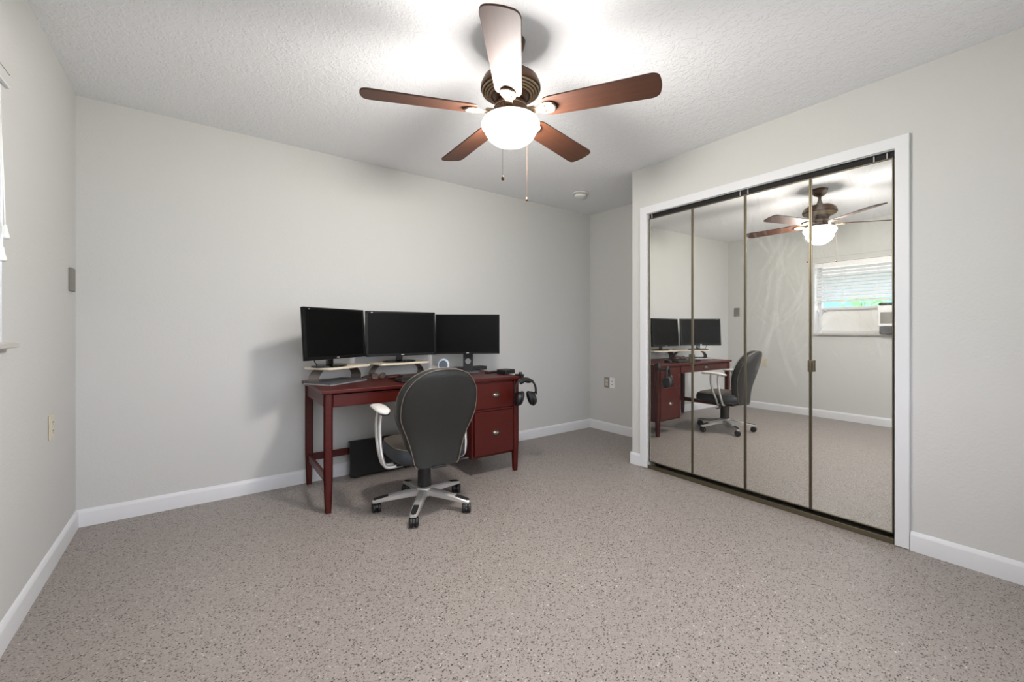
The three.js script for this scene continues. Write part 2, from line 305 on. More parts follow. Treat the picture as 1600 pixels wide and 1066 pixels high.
{ // window behind the camera
  const w = F1 - F0, hh = FY1 - FY0, zo = 0.12;
  const win = new THREE.Group(); win.name = 'window_2'; win.position.set((F0 + F1) / 2, FY0, ZF); win.rotation.y = Math.PI; scene.add(win);
  tag(win, 'wide white window in the wall behind the camera', 'window', null, 'structure');
  const f = 0.045;
  part('window_frame', [rb(f, hh, 0.05, 0.004, -w / 2 + f / 2, hh / 2, -zo), rb(f, hh, 0.05, 0.004, w / 2 - f / 2, hh / 2, -zo), rb(w - 2 * f, f, 0.05, 0.004, 0, f / 2, -zo), rb(w - 2 * f, f, 0.05, 0.004, 0, hh - f / 2, -zo), rb(0.05, hh - 2 * f, 0.05, 0.004, 0, hh / 2, -zo)], M.trim, win);
  part('pane', [bx(w / 2 - 0.07, hh - 2 * f, 0.004, -w / 4 + 0.01, hh / 2, -zo)], M.pane, win);
  part('pane', [bx(w / 2 - 0.07, hh - 2 * f, 0.004, w / 4 - 0.01, hh / 2, -zo)], M.pane, win);
}

// ---------------------------------------------------------------- desk
const DT = 0.752, DX = 1.141, DZ = 0.69, DA = -0.032;
const onDesk = (x, z, y = DT) => [x, y + 0.0005, z];
{
  const d = thing('desk', 'reddish mahogany writing desk with a two-drawer pedestal', 'desk', [DX, 0, DZ], DA);
  const W = 1.485, D = 0.672;
  const s = new THREE.Shape(); s.moveTo(0, 0); s.lineTo(W, 0); s.lineTo(W, D); s.lineTo(0, D); s.closePath();
  const tg = new THREE.ExtrudeGeometry(s, { depth: 0.014, bevelEnabled: true, bevelThickness: 0.005, bevelSize: 0.006, bevelOffset: -0.006, bevelSegments: 3 });
  tg.rotateX(-Math.PI / 2); tg.translate(0, DT - 0.019, 0);
  part('desk_top', [tg, rb(W - 0.03, 0.008, D - 0.03, 0.002, W / 2, DT - 0.023, -D / 2)], M.mahogany, d);
  const leg = (x, z) => { const q = (hw, y, e = 0.006) => { const r = []; for (const [a, b] of [[-1, -1], [1, -1], [1, 1], [-1, 1]]) { r.push([x + a * hw - (a * e) * (a * b > 0 ? 1 : 0), y, z + b * hw - (b * e) * (a * b > 0 ? 0 : 1)]); r.push([x + a * hw - (a * e) * (a * b > 0 ? 0 : 1), y, z + b * hw - (b * e) * (a * b > 0 ? 1 : 0)]); } return r; }; return loft([q(0.0165, 0), q(0.019, 0.06), q(0.0235, 0.24), q(0.0235, DT - 0.0272)], true, true, 0.4); };
  const lx0 = 0.044, lx1 = W - 0.044, lz0 = -0.036, lz1 = -D + 0.03;
  for (const [x, z] of [[lx0, lz0], [lx1, lz0], [lx0, lz1], [lx1, lz1]]) part('leg', leg(x, z), M.mahogany, d);
  const ay0 = 0.642, ay1 = DT - 0.027, ah = ay1 - ay0, ym = (ay0 + ay1) / 2;
  part('side_apron', [rb(0.02, ah, lz0 - lz1 - 0.047, 0.002, lx0 - 0.006, ym, (lz0 + lz1) / 2)], M.mahogany, d);
  part('back_apron', [rb(0.97, ah, 0.02, 0.002, 0.55, ym, lz1)], M.mahogany, d);
  const px0 = 1.045, px1 = lx1 - 0.0235;                 // pedestal
  const dr = part('centre_drawer', [rb(px0 - lx0 - 0.028, ah - 0.006, 0.02, 0.003, (px0 + lx0 + 0.0235) / 2, ym - 0.002, lz0 + 0.006), bx(px0 - lx0 - 0.05, ah - 0.03, 0.45, (px0 + lx0 + 0.0235) / 2, ym - 0.002, lz0 - 0.23)], M.mahogany, d);
  const pull = (x, y, z) => { const g = []; g.push(new THREE.SphereGeometry(0.031, 22, 14).scale(1, 0.6, 0.62).translate(x, y, z)); g.push(rb(0.068, 0.006, 0.003, 0.001, x, y - 0.004, z + 0.001)); return g; };
  part('cup_pull', pull(0.55, ym, lz0 + 0.016), M.pewter, dr);
  part('side_stretcher', [rb(0.02, 0.05, lz0 - lz1 - 0.044, 0.003, lx0, 0.196, (lz0 + lz1) / 2)], M.mahogany, d);
  part('back_stretcher', [rb(1.0, 0.05, 0.02, 0.003, 0.566, 0.196, lz1)], M.mahogany, d);
  part('pedestal', [rb(0.018, 0.577, 0.60, 0.002, px0 + 0.009, 0.148 + 0.2885, -0.335), rb(0.018, 0.577, 0.56, 0.002, px1 + 0.016, 0.148 + 0.2885, -0.335), rb(px1 - px0, 0.018, 0.58, 0.002, (px0 + px1) / 2, 0.157, -0.335), rb(px1 - px0, 0.577, 0.012, 0.002, (px0 + px1) / 2, 0.148 + 0.2885, -0.628), rb(px1 - px0 - 0.02, 0.016, 0.02, 0.002, (px0 + px1) / 2 + 0.008, 0.508, lz0 + 0.002), rb(px1 - px0, 0.018, 0.02, 0.002, (px0 + px1) / 2, DT - 0.036, lz0)], M.mahogany, d);
  const cx = (px0 + px1) / 2 + 0.008, dw = px1 - px0 - 0.022;
  const d1 = part('drawer', [rb(dw, 0.196, 0.02, 0.004, cx, 0.616, lz0 + 0.008), bx(dw - 0.03, 0.16, 0.5, cx, 0.61, lz0 - 0.25)], M.mahogany, d); part('cup_pull', pull(cx + 0.01, 0.618, lz0 + 0.018), M.pewter, d1);
  const d2 = part('drawer', [rb(dw, 0.326, 0.02, 0.004, cx, 0.334, lz0 + 0.008), bx(dw - 0.03, 0.29, 0.5, cx, 0.334, lz0 - 0.25)], M.mahogany, d); part('cup_pull', pull(cx + 0.01, 0.33, lz0 + 0.018), M.pewter, d2);
}

// ---------------------------------------------------------------- risers on the desk
function riser(label, x, z, turn, w, dep, h) {
  const o = thing('monitor_riser', label, 'monitor stand', onDesk(x, z), turn, 'curved risers under the monitors');
  const s = new THREE.Shape(), r = 0.035, a = w / 2, b = dep / 2;
  s.moveTo(-a + r, -b); s.lineTo(a - r, -b); s.quadraticCurveTo(a, -b, a, -b + r); s.lineTo(a, b - r); s.quadraticCurveTo(a, b, a - r, b); s.lineTo(-a + r, b); s.quadraticCurveTo(-a, b, -a, b - r); s.lineTo(-a, -b + r); s.quadraticCurveTo(-a, -b, -a + r, -b);
  const g = new THREE.ExtrudeGeometry(s, { depth: 0.008, bevelEnabled: true, bevelThickness: 0.003, bevelSize: 0.003, bevelSegments: 2, curveSegments: 8 }); g.rotateX(-Math.PI / 2); g.translate(0, h - 0.0115, 0);
  part('shelf_board', g, M.cream, o);
  for (const sx of [-1, 1]) for (const sz of [-0.2]) { // bent flat strips
    const rings = [], n = 14; for (let i = 0; i <= n; i++) { const t = i / n, x0 = sx * (a - 0.05 + 0.052 * Math.sin(Math.min(1, t * 1.15) * Math.PI * 0.62)), yy = (h - 0.0145) * (1 - t) + 0.002 * t; rings.push([[x0 - 0.002, yy, sz * b - 0.045], [x0 + 0.002, yy, sz * b - 0.045], [x0 + 0.002, yy, sz * b + 0.045], [x0 - 0.002, yy, sz * b + 0.045]]); }
    part('bent_leg', [loft(rings), rb(0.026, 0.004, 0.09, 0.001, sx * (a + 0.010), 0.002, sz * b)], M.strip, o);
  }
  return o;
}
const RH = 0.114;
riser('cream curved-leg riser under the leftmost monitor', 1.352, 0.270, 0.55, 0.40, 0.24, RH);
riser('cream curved-leg riser under the middle monitor', 1.835, 0.170, 0.14, 0.43, 0.24, RH);

// ---------------------------------------------------------------- monitors
function monitor(label, p, turn, tilt, w, h, kind) {
  const base = kind === 'thin' ? DT : DT + RH;
  const o = thing('monitor', label, 'monitor', [p[0], base + 0.001, p[2]], turn, 'three monitors side by side on the desk');
  const y0 = p[1] - base - 0.001, bz = kind === 'thin' ? 0.008 : 0.016, bot = kind === 'thin' ? 0.014 : 0.02;
  const put = (g) => { g.rotateX(-tilt); g.translate(0, y0, 0); return g; };
  part('housing', [put(rb(w, h, 0.022, 0.004, 0, h / 2, -0.012)), put(rb(w * 0.72, h * 0.7, 0.03, 0.012, 0, h * 0.48, -0.034))], M.bezel, o);
  part('bezel', [put(rb(bz, h, 0.006, 0.002, -w / 2 + bz / 2, h / 2, 0.0005)), put(rb(bz, h, 0.006, 0.002, w / 2 - bz / 2, h / 2, 0.0005)), put(rb(w, bz, 0.006, 0.002, 0, h - bz / 2, 0.0005)), put(rb(w, bot, 0.006, 0.002, 0, bot / 2, 0.0005))], M.bezel, o);
  part('screen', [put(bx(w - 2 * bz, h - bz - bot, 0.002, 0, bot + (h - bz - bot) / 2, 0.0005))], M.screen, o);
  part('logo', [put(rb(0.022, 0.007, 0.0015, 0.0006, 0, bot * 0.5, 0.0038))], M.alu, o, 'small pale maker\'s mark');
  if (kind !== 'thin') part('sticker', [put(rb(0.012, 0.005, 0.001, 0.0004, -w / 2 + 0.045, h - 0.012, 0.0038))], M.alu, o);
  if (kind === 'thin') {
    const s = new THREE.Shape(); const a = 0.042, top = y0 + 0.12; s.moveTo(-a, 0.008); s.lineTo(a, 0.008); s.lineTo(a, top); s.lineTo(-a, top); s.closePath();
    const hole = new THREE.Path(); hole.absarc(0, 0.095, 0.024, 0, Math.PI * 2, true); s.holes.push(hole);
    const g = new THREE.ExtrudeGeometry(s, { depth: 0.014, bevelEnabled: false, curveSegments: 20 }); g.translate(0, 0, -0.085);
    part('stand_post', [g, rb(0.08, 0.08, 0.03, 0.004, 0, y0 + 0.15, -0.062)], M.plasticSoft, o);
    part('stand_base', [rb(0.19, 0.012, 0.17, 0.004, 0, 0.006, -0.06)], M.grey, o);
  } else {
    part('stand_post', [rb(0.05, y0 + 0.14, 0.024, 0.006, 0, (y0 + 0.14) / 2 + 0.008, -0.075)], M.gloss, o);
    const g = cyl(0.5, 0.5, 1, 0, 0, 0, 48); g.scale(0.26, 0.012, 0.19); g.translate(0, 0.006, -0.075);
    const t = cyl(0.32, 0.5, 1, 0, 0, 0, 48); t.scale(0.25, 0.007, 0.18); t.translate(0, 0.0155, -0.075);
    part('stand_base', [g, t], M.gloss, o);
  }
  return o;
}
monitor('black monitor leftmost of the three, turned toward the chair', [1.3155, 0.922, 0.3885], 0.5236, 0.07, 0.53, 0.340, 'old');
monitor('black monitor in the middle of the three, on the second riser', [1.832, 0.917, 0.252], -0.057, 0.06, 0.552, 0.342, 'old');
monitor('thin-framed black monitor rightmost of the three, stand with a round hole', [2.386, 0.916, 0.302], -0.59, 0.0, 0.537, 0.332, 'thin');

// ---------------------------------------------------------------- small things on the desk
{
  const k = thing('laptop', 'closed silver laptop lying under the left riser', 'laptop', onDesk(1.325, 0.315), 0.55);
  part('base', [rb(0.345, 0.009, 0.235, 0.004, 0, 0.0045, 0)], M.alu, k); part('lid', [rb(0.345, 0.006, 0.235, 0.003, 0, 0.0125, 0)], M.grey, k);
}
{
  const k = thing('keyboard', 'black keyboard on the desk behind the chair', 'keyboard', onDesk(1.90, 0.545), DA);
  part('case', [rb(0.45, 0.016, 0.155, 0.006, 0, 0.008, 0)], M.plasticSoft, k);
  for (let r = 0; r < 5; r++) for (let c = 0; c < 20; c++) { if (r === 4 && c > 3 && c < 9) { if (c === 4) part('key', KEYS().space, M.plastic, k).position.set(-0.209 + 6.0 * 0.022, 0.019, -0.056 + r * 0.028); continue; } const q = part('key', KEYS().key, M.plastic, k); q.position.set(-0.209 + c * 0.022, 0.019, -0.056 + r * 0.028); }
  const m = thing('mouse', 'small black mouse to the right of the keyboard', 'mouse', onDesk(2.22, 0.56), 0.1);
  const rings = []; for (let j = 0; j <= 8; j++) { const t = j / 8; rings.push(ring(24, 0.031 * Math.cos(t * 1.45), 0.052 * Math.cos(t * 1.45), 0.85, (u, v) => [u, 0.001 + 0.033 * Math.sin(t * Math.PI / 2), v])); }
  part('shell', loft(rings, true, true, 1.2), M.plasticSoft, m); part('wheel', [cyl(0.008, 0.008, 0.006, 0, 0, 0, 16).rotateZ(Math.PI / 2).translate(0, 0.030, -0.022)], M.grey, m);
}
function KEYS() { if (!KEYS.g) KEYS.g = { key: rb(0.018, 0.007, 0.022, 0.002, 0, 0, 0, 1), space: rb(0.108, 0.007, 0.022, 0.002, 0, 0, 0, 1) }; return KEYS.g; }
{
  const g = thing('eyeglasses', 'folded tortoiseshell glasses on the desk between the risers', 'glasses', onDesk(1.625, 0.305), 0.35);
  const rim = (x) => { const p = []; for (let i = 0; i < 20; i++) { const t = i / 20 * 6.283; p.push([x + 0.027 * sgnpow(Math.cos(t), 0.8), 0.024 + 0.021 * sgnpow(Math.sin(t), 0.8), 0]); } return tube(p, 0.0028, 48, 8, true); };
  part('frame_front', [rim(-0.034), rim(0.034), tube([[-0.009, 0.03, 0], [0, 0.034, 0.002], [0.009, 0.03, 0]], 0.0026, 8)], M.tortoise, g);
  for (const x of [-0.034, 0.034]) part('lens', [cyl(1, 1, 0.0015, 0, 0, 0, 28).rotateX(Math.PI / 2).scale(0.026, 0.020, 1).translate(x, 0.024, 0)], M.lens, g);
  part('temple', [tube([[-0.062, 0.034, 0], [-0.062, 0.03, -0.05], [-0.05, 0.016, -0.11], [-0.045, 0.004, -0.13]], 0.0028, 18)], M.tortoise, g);
  part('temple', [tube([[0.062, 0.034, 0], [0.062, 0.03, -0.05], [0.055, 0.016, -0.11], [0.05, 0.004, -0.13]], 0.0028, 18)], M.tortoise, g);
  const c = thing('glasses_case', 'dark glossy glasses case lying beside the folded glasses', 'case', onDesk(1.742, 0.335), 0.5);
  const rings = []; for (let j = 0; j <= 12; j++) { const t = -1 + j / 6, q = Math.sqrt(Math.max(0.02, 1 - t * t * 0.96)); rings.push(ring(20, 0.016 * q, 0.030 * q, 0.9, (u, v) => [t * 0.08, 0.0165 + u, v])); }
  part('shell', loft(rings, true, true, 1.2), M.tortoise, c); part('hinge', [rb(0.03, 0.004, 0.004, 0.001, 0, 0.017, -0.030)], M.alu, c);
}
{
  const k = thing('small_speaker', 'pale blue round speaker with a grey face behind the chair', 'speaker', onDesk(2.2, 0.23), -0.75);
  k.scale.setScalar(1.18);
  part('foot', [cyl(0.022, 0.028, 0.022, 0, 0.011, 0, 28)], M.paleBlue, k);
  const body = lathe([[0, -0.022], [0.03, -0.021], [0.038, -0.012], [0.041, 0], [0.040, 0.012], [0.036, 0.018], [0.031, 0.018], [0.030, 0.014], [0, 0.014]], 40); body.rotateX(Math.PI / 2); body.scale(1, 1.12, 1); body.translate(0, 0.062, 0);
  part('body', body, M.paleBlue, k);
  part('grille', [cyl(0.0295, 0.0295, 0.004, 0, 0, 0, 36).rotateX(Math.PI / 2).scale(1, 1.12, 1).translate(0, 0.062, 0.0165)], M.meshGrey, k);
}
{
  const k = thing('set_top_box', 'flat black box lying behind the rightmost monitor\'s stand', 'electronic box', onDesk(2.52, 0.080), 0.03);
  part('case', [rb(0.36, 0.032, 0.10, 0.004, 0, 0.018, 0)], M.plastic, k);
  for (const [a, b] of [[-1, -1], [1, -1], [1, 1], [-1, 1]]) part('foot', [cyl(0.008, 0.008, 0.004, a * 0.15, 0.002, b * 0.035, 12)], M.black, k);
  part('front_panel', [rb(0.33, 0.018, 0.003, 0.001, 0, 0.018, 0.0505)], M.gloss, k);
  const r = thing('remote_control', 'slim black remote lying before the rightmost monitor', 'remote', onDesk(2.555, 0.405), 0.35);
  part('body', [rb(0.135, 0.014, 0.04, 0.005, 0, 0.007, 0)], M.plastic, r); for (let i = 0; i < 4; i++) part('button', [cyl(0.005, 0.005, 0.003, -0.04 + i * 0.022, 0.0148, 0, 12)], M.grey, r);
  const b = thing('hard_drive', 'small black box near the desk\'s right corner', 'electronic box', onDesk(2.625, 0.52), 0.25);
  part('case', [rb(0.12, 0.036, 0.10, 0.004, 0, 0.018, 0)], M.plastic, b); part('lid_line', [rb(0.121, 0.002, 0.101, 0.0008, 0, 0.027, 0)], M.grey, b);
}
{
  const pts = []; const rings = [], keep = seed; seed = 5; const wob = Array.from({ length: 18 * 7 }, () => rr(0.6, 1.15));
  for (let j = 0; j < 7; j++) { const t = j / 6; rings.push(Array.from({ length: 18 }, (_, i) => { const a = i / 18 * 6.283, q = 0.042 * Math.cos(t * 1.35) * wob[j * 18 + i]; return [q * Math.cos(a), 0.001 + 0.045 * t * (0.8 + 0.2 * wob[(j * 18 + i * 5) % 126]), q * Math.sin(a)]; })); }
  seed = keep; solo('crumpled_tissue', 'crumpled white tissue on the desk behind the chair back', 'tissue', loft(rings, true, true, 0.3), M.tissue, onDesk(2.11, 0.16));
  solo('monitor_cable', 'black cable hanging behind the leftmost monitor', 'cable', [tube([[1.17, 1.00, 0.395], [1.165, 0.95, 0.38], [1.175, 0.90, 0.37], [1.20, 0.876, 0.36], [1.215, 0.8705, 0.355]], 0.0035, 40)], M.plasticSoft);
}

// ---------------------------------------------------------------- headphones on a clamp hook
{
  const hx = 2.618, hz = 0.735;
  const c = thing('headphone_clamp', 'black clamp hook on the desk\'s front right corner', 'hook', [hx, 0.70, hz], 0.25);
  part('clamp', [rb(0.034, 0.012, 0.06, 0.003, 0, 0.059, -0.022), rb(0.034, 0.075, 0.012, 0.003, 0, 0.0285, 0.012), rb(0.034, 0.008, 0.022, 0.003, 0, -0.006, 0.004)], M.plastic, c);
  part('screw', [cyl(0.004, 0.004, 0.02, 0, 0.004, -0.001, 12), cyl(0.008, 0.008, 0.006, 0, -0.013, -0.001, 16)], M.plasticSoft, c);
  part('knob', [cyl(0.013, 0.015, 0.018, 0, 0.073, -0.005, 18)], M.plastic, c);
  part('hook', [tube([[0, 0.03, 0.016], [0, 0.012, 0.035], [0, 0.008, 0.085], [0, 0.024, 0.115]], 0.007, 20, 10), rb(0.022, 0.01, 0.07, 0.004, 0, 0.010, 0.065)], M.plastic, c);
  const h = thing('headphones', 'black over-ear headphones hanging from the desk\'s right corner', 'headphones', [hx - 0.03, 0.716, hz + 0.092], -0.42);
  const band = []; for (let i = 0; i <= 16; i++) { const a = -0.25 + i / 16 * (Math.PI + 0.5); band.push([0.084 * Math.cos(a), -0.068 + 0.094 * Math.sin(a), 0]); }
  const bandG = tube(band, 0.008, 60, 10); bandG.scale(1, 1, 1.7);
  part('headband', bandG, M.plasticSoft, h);
  const pad = []; for (let i = 0; i <= 10; i++) { const a = 0.9 + i / 10 * (Math.PI - 1.8); pad.push([0.074 * Math.cos(a), -0.068 + 0.083 * Math.sin(a), 0]); }
  const pg = tube(pad, 0.008, 30, 10); pg.scale(1, 1, 1.9); part('head_pad', pg, M.plastic, h);
  for (const s of [-1, 1]) {
    const yk = tube([[s * 0.080, -0.092, 0.034], [s * 0.087, -0.076, 0.0], [s * 0.080, -0.092, -0.034]], 0.005, 16);
    part('yoke', yk, M.plastic, h);
    const cup = lathe([[0, 0.032], [0.032, 0.030], [0.045, 0.018], [0.050, 0.0], [0.049, -0.010], [0, -0.010]], 36); cup.rotateZ(-s * Math.PI / 2); cup.scale(1, 1.15, 1); cup.rotateZ(s * 0.28); cup.translate(s * 0.052, -0.130, 0);
    const cu = part('ear_cup', cup, M.plastic, h);
    const cus = new THREE.TorusGeometry(0.034, 0.015, 12, 36); cus.rotateY(Math.PI / 2); cus.scale(1, 1.15, 1); cus.rotateZ(s * 0.28); cus.translate(s * 0.036, -0.126, 0);
    part('ear_cushion', cus, M.plasticSoft, cu);
  }
}

// ---------------------------------------------------------------- slim computer under the desk
{
  const c = thing('desktop_computer', 'slim black computer case standing against the wall under the desk', 'computer', [1.728, 0, 0.103], 0);
  part('case', [rb(0.51, 0.262, 0.056, 0.004, 0, 0.143, 0)], M.caseBlack, c);
  part('front_panel', [rb(0.006, 0.25, 0.05, 0.002, -0.256, 0.143, 0)], M.gloss, c);
  for (const x of [-0.2, 0.2]) part('foot', [rb(0.04, 0.013, 0.05, 0.003, x, 0.0065, 0)], M.plasticSoft, c);
}

// ---------------------------------------------------------------- office chair
{
  const A = 5 * Math.PI / 180, ch = thing('office_chair', 'black leather swivel chair with silver arms and base at the desk', 'office chair', [1.699, 0, 0.913], -A);
  const hwT = [[0.315, 0.130], [0.33, 0.147], [0.37, 0.158], [0.44, 0.177], [0.51, 0.204], [0.57, 0.232], [0.62, 0.248], [0.67, 0.251], [0.72, 0.248], [0.77, 0.234], [0.81, 0.212], [0.845, 0.180], [0.87, 0.143], [0.888, 0.098], [0.897, 0.05]];
  const interp = (T, y) => { for (let i = 1; i < T.length; i++) if (y <= T[i][0]) { const t = (y - T[i - 1][0]) / (T[i][0] - T[i - 1][0]); return T[i - 1][1] + (T[i][1] - T[i - 1][1]) * t; } return T[T.length - 1][1]; };
  const zT = [[0.31, 0.235], [0.40, 0.236], [0.48, 0.245], [0.56, 0.268], [0.65, 0.297], [0.75, 0.328], [0.85, 0.355], [0.90, 0.366]];
  const th = 0.075;
  const at = (x, y, k, hw) => [x, y, interp(zT, y) - th / 2 + k - 0.045 * (x / 0.25) * (x / 0.25)];
  const rows = hwT.map(([y, hw]) => ring(40, hw, th / 2 * (y > 0.88 ? 0.8 : 1), 0.38, (u, v) => at(u * (1 - 0.045 * (v / th + 0.5)), y, v, hw)));
  part('backrest', loft(rows, true, true, 0.9), M.leather, ch);
  const outline = (k, f) => { const p = []; for (const [y, hw] of hwT) p.push(V(...at(hw * f, y - (1 - f) * 0.05 * (y > 0.8 ? 1 : 0), k))); for (let i = hwT.length - 1; i >= 0; i--) { const [y, hw] = hwT[i]; p.push(V(...at(-hw * f, y - (1 - f) * 0.05 * (y > 0.8 ? 1 : 0), k))); } return p; };
  part('back_piping', [tube(outline(th / 2 - 0.004, 0.925), 0.0022, 160, 6)], M.piping, ch, 'tan piping along the back edge');
  part('front_piping', [tube(outline(-th / 2 + 0.006, 0.975), 0.0022, 160, 6)], M.piping, ch, 'tan piping along the front edge');
  // seat
  const sr = [[0.325, 0.80], [0.331, 0.93], [0.345, 0.99], [0.375, 1.0], [0.402, 0.985], [0.420, 0.94], [0.431, 0.84], [0.437, 0.6], [0.434, 0.3], [0.431, 0.05]];
  const seatRing = ([y, q]) => ring(44, 0.230 * q, 0.245 * q, 0.55, (u, v) => [u, y + (v < -0.12 ? -(v + 0.12) * (v + 0.12) * 1.1 : 0), v - 0.02]);
  part('seat', loft(sr.slice(0, 6).map(seatRing), true, false, 1.0), M.leatherSide, ch);
  const top = part('seat_cushion', loft(sr.slice(5).map(seatRing), true, true, 1.2), M.seat, ch, 'worn grey-brown seat top');
  part('seat_piping', [tube(seatRing([0.419, 0.95]).map((p) => V(...p)), 0.003, 120, 6, true)], M.piping, top);
  part('mechanism', [rb(0.20, 0.035, 0.24, 0.008, 0, 0.306, 0.02), rb(0.12, 0.03, 0.12, 0.006, 0, 0.285, 0.0), rb(0.09, 0.012, 0.2, 0.004, 0, 0.318, 0.15)], M.plastic, ch);
  const lv = part('lever', [tube([[0.09, 0.30, 0.03], [0.18, 0.296, 0.04], [0.235, 0.285, 0.05]], 0.005, 16)], M.plastic, ch); part('paddle', [rb(0.06, 0.010, 0.028, 0.004, 0.25, 0.279, 0.053)], M.grey, lv);
  part('column', [cyl(0.041, 0.043, 0.10, 0, 0.185, 0, 32), cyl(0.034, 0.041, 0.05, 0, 0.26, 0, 32)], M.plastic, ch);
  // arms
  for (const s of [-1, 1]) {
    const ax = s < 0 ? -0.278 : 0.238, rings = []; const n = 12; for (let j = 0; j <= n; j++) { const t = j / n, z = 0.13 - 0.27 * t, w = 0.026 + 0.016 * Math.sin(Math.PI * Math.min(1, t * 0.8 + 0.12)), y = 0.638 + 0.012 * Math.sin(t * 2.6), e = (j === 0 || j === n) ? 0.45 : (j === 1 || j === n - 1) ? 0.85 : 1; rings.push(ring(20, w * e, 0.014 * e, 0.8, (u, v) => [ax + u, y + v, z])); }
    const pad = part('arm_pad', loft(rings, true, true, 1.2), M.armPad, ch, 'pale worn arm pad');
    part('pad_trim', [tube([[ax - 0.03, 0.630, 0.09], [ax - 0.018, 0.628, 0.125], [ax, 0.627, 0.134], [ax + 0.018, 0.628, 0.125], [ax + 0.03, 0.630, 0.09]], 0.003, 24, 6)], M.plasticSoft, pad);
    for (const q of [0, 1]) { const z0 = q ? 0.045 : -0.035, z1 = q ? 0.085 : 0.03; part('arm_strut', [tube([[ax, 0.632, z0], [(ax + s * 0.012), 0.56, z0 + 0.004], [(ax + s * 0.015), 0.45, (z0 + z1) / 2], [(ax + s * 0.006), 0.36, z1], [ax - s * 0.012, 0.318, z1 + 0.005], [s * 0.17, 0.314, z1 + 0.005]], 0.0105, 44, 12)], M.silver, ch); }
    part('arm_bracket', [rb(0.10, 0.008, 0.10, 0.003, s * 0.16, 0.318, 0.065)], M.plastic, ch);
  }
  // five-star base
  part('hub', [lathe([[0, 0.075], [0.046, 0.075], [0.05, 0.085], [0.05, 0.118], [0.044, 0.132], [0, 0.132]], 36)], M.silver, ch);
  for (let k = 0; k < 5; k++) {
    const a = (-88.8 + 72 * k - 5) * Math.PI / 180, c = Math.cos(a), s = Math.sin(a), R = 0.30;
    const P = (u, y, v) => [u * c - v * s, y, u * s + v * c];
    const sec = (u, w, yb, yt) => [[-w, yb], [w, yb], [w, yt - 0.008], [w * 0.55, yt], [-w * 0.55, yt], [-w, yt - 0.008]].map(([v, y]) => P(u, y, v));
    const sp = part('base_arm', loft([sec(0.035, 0.027, 0.082, 0.122), sec(0.12, 0.026, 0.078, 0.113), sec(0.22, 0.024, 0.070, 0.098), sec(0.29, 0.022, 0.063, 0.084), sec(0.312, 0.016, 0.062, 0.077)], true, true, 0.5), M.silver, ch);
    part('arm_inlay', loft([[0.205, 0.008, 0.0985], [0.22, 0.016, 0.0965], [0.27, 0.017, 0.0885], [0.30, 0.014, 0.0815], [0.308, 0.006, 0.0795]].map(([u, w, y]) => [[-w, y - 0.006], [w, y - 0.006], [w, y + 0.0015], [-w, y + 0.0015]].map(([v, yy]) => P(u, yy, v))), true, true, 0.6), M.plasticSoft, sp, 'black foot rest inlay');
    const roll = a + 0.9 + k * 1.7, rc = Math.cos(roll), rs = Math.sin(roll), [px, , pz] = P(R - 0.01, 0, 0);
    const wheels = []; for (const q of [-1, 1]) { const w = lathe([[0, -0.010], [0.023, -0.011], [0.0295, -0.007], [0.030, 0.007], [0.023, 0.011], [0, 0.010]], 28); w.rotateX(Math.PI / 2); w.translate(0, 0.030, q * 0.0155); wheels.push(w); }
    const hood = new THREE.CylinderGeometry(0.031, 0.031, 0.012, 24, 1, false, Math.PI * 0.55, Math.PI * 0.9); hood.rotateX(Math.PI / 2); hood.translate(0, 0.031, 0);
    const cg = [...wheels, hood, rb(0.03, 0.016, 0.02, 0.004, 0, 0.052, 0), cyl(0.006, 0.006, 0.02, 0.0, 0.058, 0, 12)];
    const m4 = new THREE.Matrix4().makeBasis(V(rc, 0, rs), V(0, 1, 0), V(-rs, 0, rc)).setPosition(px, 0, pz);
    part('caster', cg.map((g) => g.applyMatrix4(m4)), M.plastic, sp);
  }
}

